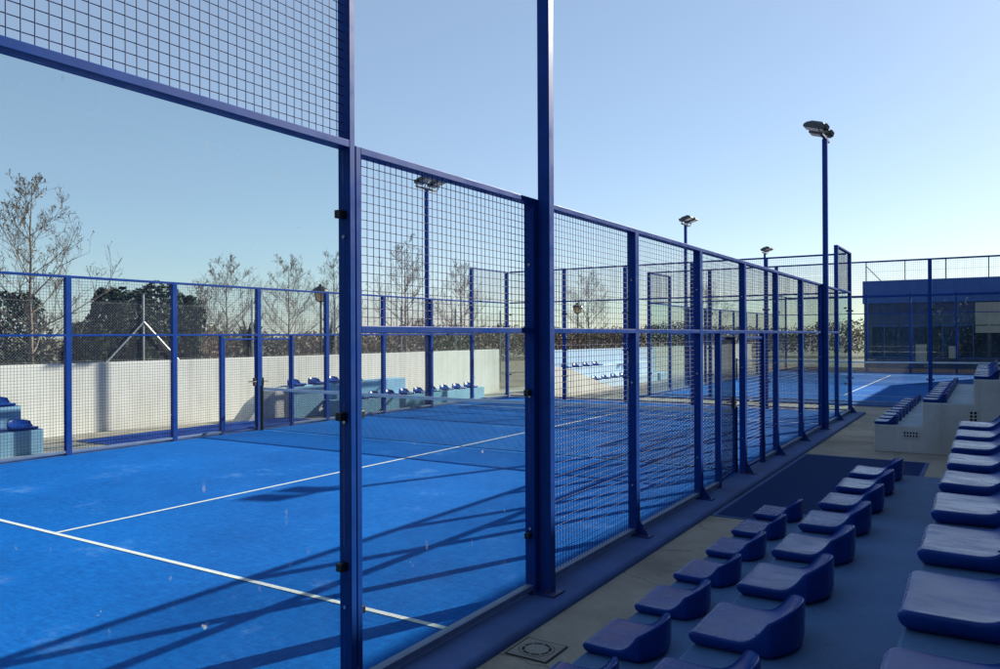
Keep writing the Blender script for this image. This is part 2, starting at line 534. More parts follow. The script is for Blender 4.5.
# ------------------------------------------------------------------ fences
WIRE = 0.0023
class Frame:
    """fence frame: u along the fence, n outwards from the court"""
    def __init__(self, origin, du, dn):
        self.o, self.du, self.dn = Vector(origin), Vector(du), Vector(dn)
    def p(self, u, n, z):
        return self.o + self.du * u + self.dn * n + Vector((0, 0, z))
    def box(self, mb, u0, u1, n0, n1, z0, z1):
        a, b = self.p(u0, n0, z0), self.p(u1, n1, z1)
        return mb.box(min(a.x, b.x), max(a.x, b.x), min(a.y, b.y), max(a.y, b.y), z0, z1)
    def mesh(self, u0, u1, z0, z1, n=0.04, k=5, step=0.05, shear=0.0):
        mb = MB()
        nu = max(1, round((u1 - u0) / step)); nz = max(1, round((z1 - z0) / step))
        for i in range(1, nu):
            u = u0 + (u1 - u0) * i / nu + random.uniform(-.0015, .0015)
            mb.tube([self.p(u, n, z0 - .01), self.p(u + random.uniform(-.001, .001), n + random.uniform(-.002, .002), (z0 + z1) / 2), self.p(u, n, z1 + .01)], WIRE, k, False)
        for i in range(1, nz):
            z = z0 + (z1 - z0) * i / nz
            mb.tube([self.p(u0 - .01, n - 2 * WIRE, z), self.p(u1 + .01, n - 2 * WIRE, z + random.uniform(-.001, .001))], WIRE, k, False)
        return mb

DEP = 0.085
def fence(label, fr, base, length, segs, tops, gates, foot=True, first=True, bolts=True, cat='court fence', clamps=True, group=None, split=()):
    """segs: list of (u0,u1,glass_top,mid,top); tops: {u: post height}"""
    t = thing('court_fence', label, cat, base, group)
    us = sorted(tops)
    for u in us:
        h = tops[u]
        m = MB()
        if u in split:
            fr.box(m, u - .045, u - .003, 0, DEP, 0, h)
            fr.box(m, u + .003, u + .045, 0, DEP, 0, min(h, split[u]))
        else:
            fr.box(m, u - .048, u + .048, 0, DEP, 0, h)
        po = m.build('post', M['blue_paint'], t, bevel=.004)
        if bolts:
            for z in (0.5, 1.5, 2.5):
                b = MB()
                b.tube([fr.p(u - .049, .045, z), fr.p(u - .056, .045, z)], .010, 8)
                b.build('bolt', M['steel'], po)
        if foot and u not in (4, 16):
            b = MB()
            fr.box(b, u - .06, u + .06, DEP, DEP + .13, 0.001, .012)
            a = [fr.p(u - .006, DEP, .012), fr.p(u - .006, DEP + .105, .012), fr.p(u - .006, DEP, .17)]
            c = [fr.p(u + .006, DEP, .012), fr.p(u + .006, DEP + .105, .012), fr.p(u + .006, DEP, .17)]
            n = len(b.v); b.v += [tuple(v) for v in a + c]
            b.f += [(n, n + 1, n + 2), (n + 5, n + 4, n + 3), (n, n + 3, n + 4, n + 1), (n + 1, n + 4, n + 5, n + 2), (n + 2, n + 5, n + 3, n)]
            b.build('foot', M['blue_paint'], po, fixn=True)
    for (u0, u1, gtop, mid, top) in segs:
        a, b_ = u0 + .045, u1 - .045
        gate = gates.get(u0) if gates else None
        zs = [top - .02] if mid is None else [mid, top - .02]
        for z in zs:
            m = MB(); fr.box(m, a, b_, .001, DEP - .001, z - .02, z + .02)
            m.build('rail', M['blue_paint'], t, bevel=.003)
        if not gate:
            m = MB(); fr.box(m, a, b_, .006, .07, .035, .075)
            m.build('bottom_rail', M['rail_grey'], t, bevel=.003)
        zsplit = mid if mid is not None else top
        lo, hi = .075, zsplit - .02
        if gtop:
            m = MB(); fr.box(m, a + .006, b_ - .006, .034, .044, lo + .006, hi - .004)
            m.build('glass_panel', M['glass'], t)
            if clamps:
                for s, uu in ((1, a), (-1, b_)):
                    for zz in ([.45, 1.53] if gtop < 2.5 else [.72, 1.53, 2.62]):
                        m = MB()
                        fr.box(m, min(uu - s * .012, uu + s * .05), max(uu - s * .012, uu + s * .05), .018, .061, zz - .022, zz + .022)
                        cl_ = m.build('clamp', M['black_plastic'], t, bevel=.004)
        elif gate:
            gu0, gu1, jamb, side = gate
            m = MB(); fr.box(m, jamb - .03, jamb + .03, .004, DEP - .004, 0, mid - .02)
            jp = m.build('gate_post', M['blue_paint'], t, bevel=.004)
            s0, s1 = (a, jamb - .03) if side > 0 else (jamb + .03, b_)
            m = fr.mesh(s0, s1, lo, hi); m.build('mesh_panel', M['blue_wire'], t, smooth=True)
            m = MB(); fr.box(m, s0, s1, .006, .07, .035, .075)
            m.build('bottom_rail', M['rail_grey'], t, bevel=.003)
        else:
            fr.mesh(a, b_, lo, hi).build('mesh_panel', M['blue_wire'], t, smooth=True)
        if mid is not None:
            fr.mesh(a, b_, mid + .02, top - .04).build('mesh_panel', M['blue_wire'], t, smooth=True)
    return t

def gate_leaf(t, hinge, ang, width, handle_side, h=1.93, step=.05):
    """mesh door leaf turning about its hinge point; ang = direction of the leaf in plan"""
    du = Vector((math.cos(ang), math.sin(ang), 0)); dn = Vector((-du.y, du.x, 0))
    o = Vector(hinge)
    rot = Matrix.Rotation(ang, 4, 'Z')
    def bx(mb, u0, u1, n0, n1, z0, z1):
        c = o + du * (u0 + u1) / 2 + dn * (n0 + n1) / 2 + Vector((0, 0, (z0 + z1) / 2))
        mb.obox(Matrix.Translation(c) @ rot, u1 - u0, n1 - n0, z1 - z0)
    m = MB()
    bx(m, 0, .035, -.02, .02, .05, h); bx(m, width - .035, width, -.02, .02, .05, h)
    bx(m, .035, width - .035, -.019, .019, .05, .085); bx(m, .035, width - .035, -.019, .019, h - .035, h)
    g_ = m.build('gate', M['blue_paint'], t, bevel=.003)
    w = MB(); nu = round((width - .07) / step); nz = round((h - .12) / .05)
    P = lambda u, n, z: o + du * u + dn * n + Vector((0, 0, z))
    for i in range(1, nu):
        u = .035 + (width - .07) * i / nu
        w.tube([P(u, 0, .08), P(u, 0, h - .03)], WIRE, 5, False)
    for i in range(1, nz):
        z = .085 + (h - .12) * i / nz
        w.tube([P(.03, .0042, z), P(width - .03, .0042, z)], WIRE, 5, False)
    w.build('gate_mesh', M['blue_wire'], g_, smooth=True)
    w = MB()
    for s in (-1, 1):
        w.tube([P(width - .05, 0, 1.02), P(width - .05, s * .06, 1.02), P(width - .15, s * .065, 1.02)], .009, 6)
    bx(w, width - .07, width - .005, -.026, .026, .93, 1.10)
    w.build('handle', M['black_plastic'], g_)
    return g_

SIDE = [(0, 2, 3, 3.0, 4.0), (2, 4, 2, 2.0, 3.0), (4, 6, 0, 2.0, 3.0), (6, 8, 0, 2.0, 3.0), (8, 10, 0, 2.0, 3.0), (10, 12, 0, 2.0, 3.0),
        (12, 14, 0, 2.0, 3.0), (14, 16, 0, 2.0, 3.0), (16, 18, 2, 2.0, 3.0), (18, 20, 3, 3.0, 4.0)]
TOPS = {0: 4.0, 2: 4.0, 4: 3.0, 6: 3.0, 8: 3.0, 10: 3.0, 12: 3.0, 14: 3.0, 16: 3.0, 18: 4.0, 20: 4.0}
GATES = {8: (9.1, 9.95, 9.07, 1), 10: (10.05, 10.9, 10.93, -1)}
near = fence('tall blue near side fence of mesh and glass running alongside the rows of seats', Frame((0, 0, 0), (0, 1, 0), (1, 0, 0)),
             (0.04, 10, 0), 20, SIDE, TOPS, {8: (8.8, 9.9, 8.80, 1), 10: (10.1, 11.1, 11.1, -1)}, split={2: 3.0})
gate_leaf(near, (.03, 8.85, 0), R(90 + 3.5), 0.95, 1, step=.028)
gate_leaf(near, (.04, 11.06, 0), R(-90), 1.0, 1)
far = fence('blue mesh fence along the far left side, in front of the white wall and hedge', Frame((-10, 0, 0), (0, 1, 0), (-1, 0, 0)),
            (-10.04, 10, 0), 20, SIDE, TOPS, GATES, split={2: 3.0})
gate_leaf(far, (-10.04, 9.115, 0), R(90), 0.83, 1)
gate_leaf(far, (-10.04, 10.89, 0), R(-90), 0.83, 1)
ENDW = [(0, 2, 3, 3.0, 4.0), (2, 4, 3, 3.0, 4.0), (4, 6, 3, 3.0, 4.0), (6, 8, 3, 3.0, 4.0), (8, 10, 3, 3.0, 4.0)]
fence('glass end wall with mesh strip on top, closing the far end of the nearest court', Frame((-10, 20, 0), (1, 0, 0), (0, 1, 0)),
      (-5, 20.04, 0), 10, ENDW, {2: 4.0, 4: 4.0, 6: 4.0, 8: 4.0}, None, bolts=False, cat='glass wall', foot=False)
fence('glass end wall with mesh strip on top at the near end, left of the picture', Frame((-10, 0, 0), (1, 0, 0), (0, -1, 0)),
      (-5, -.04, 0), 10, ENDW, {2: 4.0, 4: 4.0, 6: 4.0, 8: 4.0}, None, bolts=False, cat='glass wall', foot=False)
# second court
fence('near glass wall of the second court, mesh on top, behind the far corner pole', Frame((X2, Y2, 0), (1, 0, 0), (0, -1, 0)),
      (X2 + 5, Y2 - .04, 0), 10, ENDW, {0: 4.0, 2: 4.0, 4: 4.0, 6: 4.0, 8: 4.0, 10: 4.0}, None, bolts=False, cat='glass wall', foot=False)
fence('far glass wall of the second court, in front of the blue building', Frame((X2, Y2 + 20, 0), (1, 0, 0), (0, 1, 0)),
      (X2 + 5, Y2 + 20.04, 0), 10, [(a, b, c, d, 3.95) for a, b, c, d, e in [(0, 2, 3, 3.0, 4), (2, 4, 3, 3.0, 4), (4, 6, 3, 3.0, 4), (6, 8, 3, 3.0, 4), (8, 10, 3, 3.0, 4)]],
      {0: 4.0, 2: 4.0, 4: 4.0, 6: 4.0, 8: 4.0, 10: 4.0}, None, bolts=False, cat='glass wall', foot=False, clamps=False)
fence('blue side fence of the second court, seen in the distance behind the first court', Frame((X2, Y2, 0), (0, 1, 0), (-1, 0, 0)),
      (X2 - .04, Y2 + 10, 0), 20, SIDE, {k: v for k, v in TOPS.items() if k not in (0, 20)}, None, bolts=False, clamps=False, foot=False)

# ------------------------------------------------------------------ nets
def net(label, x0, x1, y):
    t = thing('padel_net', label, 'net', ((x0 + x1) / 2, y, 0))
    sag = lambda x: .90 - .03 * (1 - abs((x - (x0 + x1) / 2) / ((x1 - x0) / 2)))
    for x in (x0, x1):
        m = MB(); m.tube([(x, y, 0), (x, y, .94)], .035, 12)
        m.build('net_post', M['black_plastic'], t, smooth=False)
    N = 24
    m = MB()
    for i in range(N):
        a = x0 + (x1 - x0) * i / N; b = x0 + (x1 - x0) * (i + 1) / N
        n = len(m.v)
        for x in (a, b):
            for yy, z in ((y - .006, sag(x) - .06), (y + .006, sag(x) - .06), (y + .006, sag(x)), (y - .006, sag(x))):
                m.v.append((x, yy, z))
        for j in range(4):
            m.f.append((n + j, n + 4 + j, n + 4 + (j + 1) % 4, n + (j + 1) % 4))
    m.build('net_tape', M['net_tape'], t)
    m = MB(); st = .048
    n_ = int((x1 - x0) / st)
    h = .80
    for i in range(-int(h / st), n_ + 1):
        for s in (1, -1):
            xa = x0 + i * st; xb = xa + h
            if s < 0:
                xa, xb = xb, xa
            # clip the diagonal to the net's width
            za, zb = .03, .03 + h
            if xa < x0: za += (x0 - xa) * h / abs(xb - xa); xa = x0
            if xb > x1: zb -= (xb - x1) * h / abs(xb - xa) if xb != xa else 0; xb = x1
            if xa > x1: za += (xa - x1) / h * h; xa = x1
            if xb < x0: zb -= (x0 - xb); xb = x0
            if zb - za < .02: continue
            m.tube([(xa, y + s * .001, za), (xb, y + s * .001, zb)], .0036, 3, False)
    m.tube([(x0, y, .03), (x1, y, .03)], .006, 5)
    m.build('net_mesh', M['net_cord'], t)
net('grey topped padel net stretched across the nearest blue court', -9.93, -0.07, 10)
net('padel net of the second court, far behind the first one', X2 + .07, X2 + 9.93, Y2 + 10)

# ------------------------------------------------------------------ light poles
def light_pole(label, x, y, side, h=6.0):
    t = thing('light_pole', label, 'light pole', (x, y, 0), 'light poles of the courts')
    m = MB(); m.box(x - .05, x + .05, y - .04, y + .04, 0, h)
    p = m.build('pole', M['blue_paint'], t, bevel=.005)
    b = MB(); b.box(x - .10, x + .10, y - .09, y + .09, .001, .014)
    b.build('base_plate', M['blue_paint'], p)
    m = MB(); m.box(x - .03, x + .03, y - .42, y + .42, h, h + .045)
    m.build('crossbar', M['lamp_housing'], t)
    for s in (-1, 1):
        yc = y + s * .29
        T = Matrix.Translation((x + side * .13, yc, h + .21)) @ Matrix.Rotation(-side * R(16), 4, 'Y')
        m = MB()
        # housing: tapering lid over a rectangular glass frame
        low = [(-.21, -.17), (.21, -.17), (.21, .17), (-.21, .17)]
        rings = [(-.05, 1.0), (.0, 1.0), (.05, .84), (.10, .5)]
        idx = []
        for z, k in rings:
            n = len(m.v); idx.append(n)
            for px, py in low:
                m.v.append(tuple(T @ Vector((px * k - side * .05 * (1 - k), py * k, z))))
        for a_, c_ in zip(idx, idx[1:]):
            for j in range(4):
                m.f.append((a_ + j, a_ + (j + 1) % 4, c_ + (j + 1) % 4, c_ + j))
        m.f.append(tuple(idx[-1] + j for j in range(4)))
        m.f.append(tuple(idx[0] + j for j in (3, 2, 1, 0)))
        # cooling fins at the back end
        for j in range(4):
            m.obox(T @ Matrix.Translation((-side * .215, -.12 + .08 * j, .02)), .06, .018, .10)
        fl = m.build('floodlight', M['lamp_housing'], t, bevel=.006, fixn=True)
        m = MB(); m.obox(T @ Matrix.Translation((0, 0, -.055)), .36, .28, .012)
        m.build('lens', M['lamp_glass'], fl)
        m = MB()
        for e in (-1, 1):
            m.tube([(x, yc + e * .185, h + .02), (x + side * .05, yc + e * .19, h + .12), (x + side * .10, yc + e * .19, h + .21)], .014, 6)
        m.tube([(x, yc - .185, h + .022), (x, yc + .185, h + .022)], .014, 6)
        m.build('bracket', M['lamp_housing'], fl)
    return t
light_pole('nearest light pole, its thick blue shaft rising out of the top of the picture', .138, 4.05, -1)
light_pole('tall blue light pole with twin floodlights at the far corner of the nearest court', .138, 16.05, -1)
light_pole('blue light pole seen through the near mesh, twin floodlights under the top rail', -10.138, 15.95, 1)
light_pole('closer of the two light poles standing beside the second court', X2 - .138, Y2 + 4, 1)
light_pole('most distant light pole, its floodlights just above the fence of the second court', X2 - .138, Y2 + 16, 1)

# ------------------------------------------------------------------ seats and stands
def seat_mesh():
    D, Wd = 0.372, 0.40
    mb = MB()
    def xb(t):
        return D * (1 - .20 * abs(t) ** 2.2)
    def xof(s, t):
        return xb(t) * s
    def top(s, t):
        z = .054
        f = xof(s, t) / D
        z -= .010 * math.sin(math.pi * min(1, max(0, f) / .85)) * (1 - .6 * abs(t) ** 4)
        if s < .08: z -= .008 * (1 - s / .08) ** 2
        q = max(0, min(1, (.118 - (xb(t) - xof(s, t))) / .108))
        z += (.116 - .036 * abs(t) ** 2.0) * q ** 2.1
        return z
    def P(s, t, inset=0.0, z=None):
        x = xof(s, t)
        y = Wd / 2 * t * (1 - .04 * s ** 4) - .012 * t * max(0, 1 - s / .06) ** 2
        v = Vector((x, y, 0))
        d = v - Vector((D * .42, 0, 0))
        if inset and d.length > 0:
            v = v - d.normalized() * inset
        return (v.x, v.y, top(s, t) if z is None else z)
    ss = [0, .03, .08, .2, .36, .5, .6, .68, .75, .81, .86, .91, .95, .975, 1.0]
    tt = [-1, -.96, -.88, -.7, -.45, -.2, 0, .2, .45, .7, .88, .96, 1]
    grid = []
    for s in ss:
        row = []
        for t in tt:
            row.append(len(mb.v))
            v = P(s, t, .012 if (s in (0, 1.0) or abs(t) == 1) else 0)
            mb.v.append(v)
        grid.append(row)
    for i in range(len(ss) - 1):
        for j in range(len(tt) - 1):
            mb.f.append((grid[i][j], grid[i + 1][j], grid[i + 1][j + 1], grid[i][j + 1]))
    ring = [(0, j) for j in range(len(tt))] + [(i, len(tt) - 1) for i in range(1, len(ss))] + \
           [(len(ss) - 1, j) for j in range(len(tt) - 2, -1, -1)] + [(i, 0) for i in range(len(ss) - 2, 0, -1)]
    prev = [grid[i][j] for i, j in ring]
    for ins, dz, zz in ((.004, -.0015, None), (0, -.009, None), (0.002, 0, .030), (.008, 0, .014), (.028, 0, .0)):
        cur = []
        for i, j in ring:
            s, t = ss[i], tt[j]
            cur.append(len(mb.v))
            mb.v.append(P(s, t, ins, top(s, t) + dz if zz is None else zz))
        for a in range(len(ring)):
            b = (a + 1) % len(ring)
            mb.f.append((prev[a], prev[b], cur[b], cur[a]))
        prev = cur
    return mb
seat_proto = seat_mesh().build('stadium_seat', M['seat'], smooth=True, fixn=True)
ssub = seat_proto.modifiers.new('smooth', 'SUBSURF'); ssub.levels = 1; ssub.render_levels = 1
first_used = [False]
_h = MB(); _h.tube([(.225, -.085, .040), (.225, -.085, .0485)], .007, 10)
hole_proto = None
def seat(x, y, z, flip, label, group):
    o = seat_proto if not first_used[0] else seat_proto.copy()
    if first_used[0]:
        C.objects.link(o)
    first_used[0] = True
    o.location = (x, y, z)
    o.rotation_euler = (random.uniform(-.01, .01), random.uniform(-.012, .012), math.pi * flip + random.uniform(-.025, .025))
    global hole_proto
    if z > .3 and x > 0 and y < 6:          # drain hole, only large enough to see on the near seats
        if hole_proto is None:
            h = hole_proto = _h.build('drain_hole', M['vent_dark'])
        else:
            h = hole_proto.copy()
            C.objects.link(h)
        h.parent = o
    tag(o, label, 'seat', group)

ORD = ['nearest', 'second', 'third', 'fourth', 'fifth', 'sixth', 'seventh', 'eighth', 'ninth', 'tenth', 'eleventh']

def stand(label, base, mats, x0, depth, rise, n, y0, y1, sgn, zb, ends=None):
    """stepped concrete stand climbing away from the court"""
    t = thing('concrete_stand', label, 'stand', base)
    poly = [(x0, zb)]
    for k in range(n):
        poly += [(x0 + sgn * depth * k, rise * (k + 1)), (x0 + sgn * depth * (k + 1), rise * (k + 1))]
    poly.append((x0 + sgn * depth * n, zb))
    m = MB(); m.prism(poly, 'y', y0, y1)
    o = m.build('step_block', mats[0], t, fixn=True, bevel=.012)
    if len(mats) > 1:
        for k in range(n):
            m = MB()
            a, b = x0 + sgn * (depth * k + .004), x0 + sgn * (depth * (k + 1) - .003)
            m.box(min(a, b), max(a, b), y0 + .012, y1 - .012, rise * (k + 1) + .0, rise * (k + 1) + .004)
            m.build('tread', mats[1], t)
    return t

# near stand, on whose rows we look down
ST_X, ST_D, ST_R = 1.31, .748, .41
stand('near blue painted stand of three steps with glossy blue seats, lower right', (2.4, 3, GZ), [M['near_stand_paint']], ST_X, ST_D, ST_R, 3, .06, 5.92, 1, GZ)
RW = ['front row', 'middle row', 'top row']
for r in range(3):
    for k in range(9):
        y = 5.69 - .645 * k
        lab = 'glossy blue seat, %s of the near stand, %s from its far end' % (RW[r], 'first' if k == 0 else ORD[k])
        seat(ST_X - .008 + r * ST_D, y, (r + 1) * ST_R + .002, 0, lab, 'seats of the near stand')
# next stand, beyond the mat
fs = stand('white concrete stand with blue seats and small black vents, beyond the dark blue mat', (2.4, 16.5, GZ), [M['far_stand_white'], M['far_tread']], 1.31, .735, .405, 3, 13.62, 19.45, 1, GZ)
def vent(t, x0, x1, z0, z1, y, nx, nz):
    m = MB(); m.box(x0, x1, y - .004, y + .02, z0, z1)
    v = m.build('vent', M['vent_dark'], t)
    m = MB()
    for i in range(nx + 1):
        x = x0 + (x1 - x0) * i / nx
        m.box(x - .008, x + .008, y - .012, y - .004, z0, z1)
    for i in range(nz + 1):
        z = z0 + (z1 - z0) * i / nz
        m.box(x0 - .008, x1 + .008, y - .0125, y - .0045, z - .008, z + .008)
    m.build('vent_grille', M['far_stand_white'], v)
vent(fs, 1.76, 1.98, .215, .315, 13.62, 5, 2)
vent(fs, 2.72, 2.83, .53, .70, 13.62, 2, 3)
for r in range(3):
    for k in range(9):
        lab = 'small blue seat, %s of the white vented stand, %s from its near end' % (RW[r], 'first' if k == 0 else ORD[k])
        seat(1.305 + r * .735, 13.86 + .645 * k, (r + 1) * .405 + .005, 0, lab, 'seats of the white vented stand')
# stands on the far side
sA = stand('blue stepped stand at the left edge, in front of the white wall', (-12, 4, GZ), [M['riser_pale'], M['kerb_paint']], -11.0, .75, .37, 2, .2, 6.1, -1, GZ - .05)
for r in range(2):
    for k in range(3):
        seat(-10.99 - r * .75, 5.82 - .645 * k, (r + 1) * .37 + .005, 1,
             'blue seat, %s of the stand at the left edge, %s from its right' % (('lower row', 'upper row')[r], ['first', 'second', 'third'][k]), 'seats of the left edge stand')
tB = thing('concrete_stand', 'pale blue stand with a row of blue seats, behind the net', 'stand', (-11.6, 16, GZ))
m = MB(); m.box(-11.75, -10.95, 13.6, 20.05, GZ - .05, .30)
m.build('step_block', M['riser_pale'], tB, bevel=.012)
m = MB(); m.box(-12.2, -11.76, 12.55, 17.0, GZ - .05, .72)
m.build('step_block', M['riser_pale'], tB, bevel=.012)
m = MB(); m.prism([(11.2, GZ - .05), (12.54, GZ - .05), (12.54, .70), (12.1, .62), (11.6, .34)], 'x', -12.4, -11.85)
m.build('side_wall', M['white_wall'], tB, fixn=True)
for k in range(9):
    seat(-10.93, 14.3 + .645 * k, .302, 1, 'blue seat in the long row behind the net, %s from its left end' % ('first' if k == 0 else ORD[k]), 'seats of the stand behind the net')
for k in range(4):
    seat(-11.72, 12.8 + .70 * k, .722, 1, 'blue seat of the short upper row behind the net, %s from its left end' % ('first' if k == 0 else ORD[k]), 'seats of the stand behind the net')
tC = thing('concrete_stand', 'pale blue stand with a sloped cream end wall, beyond the end wall', 'stand', (-10, 28, GZ))
m = MB(); m.box(-10.2, -9.45, 25.4, 33, GZ - .3, .27); m.build('step_block', M['pale_blue_wall'], tC, bevel=.012)
m = MB(); m.box(-10.95, -10.205, 24.4, 33, GZ - .3, .74); m.build('step_block', M['pale_blue_wall'], tC, bevel=.012)
m = MB(); m.prism([(20.6, GZ - .3), (26.3, GZ - .3), (25.8, .06), (24.6, .30), (22.2, .86), (20.6, 1.02)], 'x', -9.3, -9.0)
m.build('side_wall', M['white_wall'], tC, fixn=True)
for k in range(4):
    seat(-10.2 + .005, 24.75 + .9 * k, .742, 1, 'distant blue seat above the sloped cream wall, upper row, %s from left' % ('first' if k == 0 else ORD[k]), 'seats of the distant stand')
    seat(-9.44, 25.75 + .9 * k, .272, 1, 'distant blue seat behind the sloped cream wall, lower row, %s from left' % ('first' if k == 0 else ORD[k]), 'seats of the distant stand')

# ------------------------------------------------------------------ mats, drain
def mat_obj(x0, x1, y0, y1, z, mat, label):
    m = MB()
    n = 14
    for i in range(n):
        for j in range(n):
            pass
    m.box(x0, x1, y0, y1, z - .001, z + .014)
    t = tag(m.build('floor_mat', mat, bevel=.004), label, 'mat')
    e = MB()
    w = .05
    e.box(x0 - w, x0, y0 - w, y1 + w, z - .001, z + .010); e.box(x1, x1 + w, y0 - w, y1 + w, z - .001, z + .010)
    e.box(x0, x1, y0 - w, y0, z - .001, z + .010); e.box(x0, x1, y1, y1 + w, z - .001, z + .010)
    ORG[t] = Vector((0, 0, 0))
    e.build('mat_border', M['kerb_paint'], t)
mat_obj(.42, 2.15, 7.45, 12.55, GZ, M['mat_cloth'], 'dark blue carpet mat lying on the concrete between the two stands')
mat_obj(-11.95, -10.42, 7.3, 12.3, GZ, M['mat_cloth_far'], 'bright blue carpet mat outside the far gates, at the foot of the white wall')

t = thing('drain_cover', 'square concrete drain cover with a ring of slots, set in the pavement by the kerb', 'drain cover', (.54, 3.17, GZ))
m = MB(); m.box(.40, .68, 3.03, 3.31, GZ + .0005, GZ + .008); m.build('drain_slab', M['drain_concrete'], t, bevel=.003)
m = MB(); m.tube([(.54, 3.17, GZ + .004), (.54, 3.17, GZ + .0095)], .112, 28); m.build('drain_lid', M['drain_concrete'], t)
m = MB()
for k in range(28):
    b0, b1 = k * math.pi / 14, (k + 1) * math.pi / 14
    m.quad(*[(.54 + r_ * math.cos(b), 3.17 + r_ * math.sin(b), GZ + .0088) for r_, b in ((.1125, b0), (.117, b0), (.117, b1), (.1125, b1))])
for (x0, x1, y0, y1) in ((.388, .40, 3.018, 3.322), (.68, .692, 3.018, 3.322), (.40, .68, 3.018, 3.03), (.40, .68, 3.31, 3.322)):
    m.quad((x0, y0, GZ + .0045), (x1, y0, GZ + .0045), (x1, y1, GZ + .0045), (x0, y1, GZ + .0045))
m.build('drain_gap', M['vent_dark'], t)
m = MB()
for k in range(8):
    a0 = k * math.pi / 4 + .06; a1 = (k + 1) * math.pi / 4 - .06
    for s in range(4):
        b0 = a0 + (a1 - a0) * s / 4; b1 = a0 + (a1 - a0) * (s + 1) / 4
        m.quad(*[(.54 + r_ * math.cos(b), 3.17 + r_ * math.sin(b), GZ + .0105) for r_, b in ((.078, b0), (.096, b0), (.096, b1), (.078, b1))])
m.build('drain_slots', M['vent_dark'], t)

# ------------------------------------------------------------------ walls
def wall_between(name, label, a, b, th, z0, z1, mat, cat='wall'):
    a = Vector((*a, 0)); b = Vector((*b, 0))
    d = (b - a).normalized(); n = Vector((-d.y, d.x, 0)) * th
    m = MB()
    k = len(m.v)
    for z in (z0, z1):
        for p in (a, b, b + n, a + n):
            m.v.append((p.x, p.y, z))
    m.f += [(0, 1, 5, 4), (1, 2, 6, 5), (2, 3, 7, 6), (3, 0, 4, 7), (4, 5, 6, 7), (3, 2, 1, 0)]
    t = thing(name, label, cat, ((a.x + b.x) / 2, (a.y + b.y) / 2, z0))
    m.build('wall_body', mat, t, fixn=True, bevel=.01)
    return t
wall_between('boundary_wall', 'low white wall running behind the far fence, below the dark conifers', (-13.3, -2), (-13.3, 24.7), .22, GZ - .35, 1.42, M['white_wall'])
wall_between('boundary_wall', 'pale blue painted wall seen through the mesh beyond the end wall', (-11.3, 24.9), (-10.6, 34.5), .22, GZ - .35, 1.38, M['pale_blue_wall'])
wall_between('boundary_wall', 'distant white wall along the left side of the second court', (-10.6, 34.52), (-9.6, 48.5), .22, GZ - .35, 1.38, M['white_wall'])

# ------------------------------------------------------------------ chain link fence behind the white wall
t = thing('chain_link_fence', 'grey chain link fence with braced posts on top of the bank behind the white wall', 'fence', (-15.3, 16, GZ))
CX = -15.2
for y in (5.4, 8.85, 10.75, 14.2, 17.6, 21.0, 24.4, 27.8, 31.2):
    m = MB(); m.tube([(CX, y, GZ - .03), (CX, y, 3.05)], .028, 8)
    p = m.build('post', M['galvanized'], t)
    if y == 10.75:
        for s in (-1, 1):
            m = MB(); m.tube([(CX + .03, y, 2.35), (CX + .03, y + s * 2.0, .35)], .022, 6)
            m.build('brace', M['galvanized'], t)
m = MB()
H = 2.85; st = .07
n = int((31.2 - 5.4) / st)
for i in range(n - int(H / st)):
    y = 5.4 + i * st
    m.tube([(CX - .035, y, 0), (CX - .035, y + H, H)], .0013, 3, False)
    m.tube([(CX - .038, y + H, 0), (CX - .038, y, H)], .0013, 3, False)
for z in (.05, 1.4, 2.8):
    m.tube([(CX - .033, 5.4, z), (CX - .033, 31.2, z)], .003, 4, False)
m.build('chain_link_mesh', M['galvanized'], t)

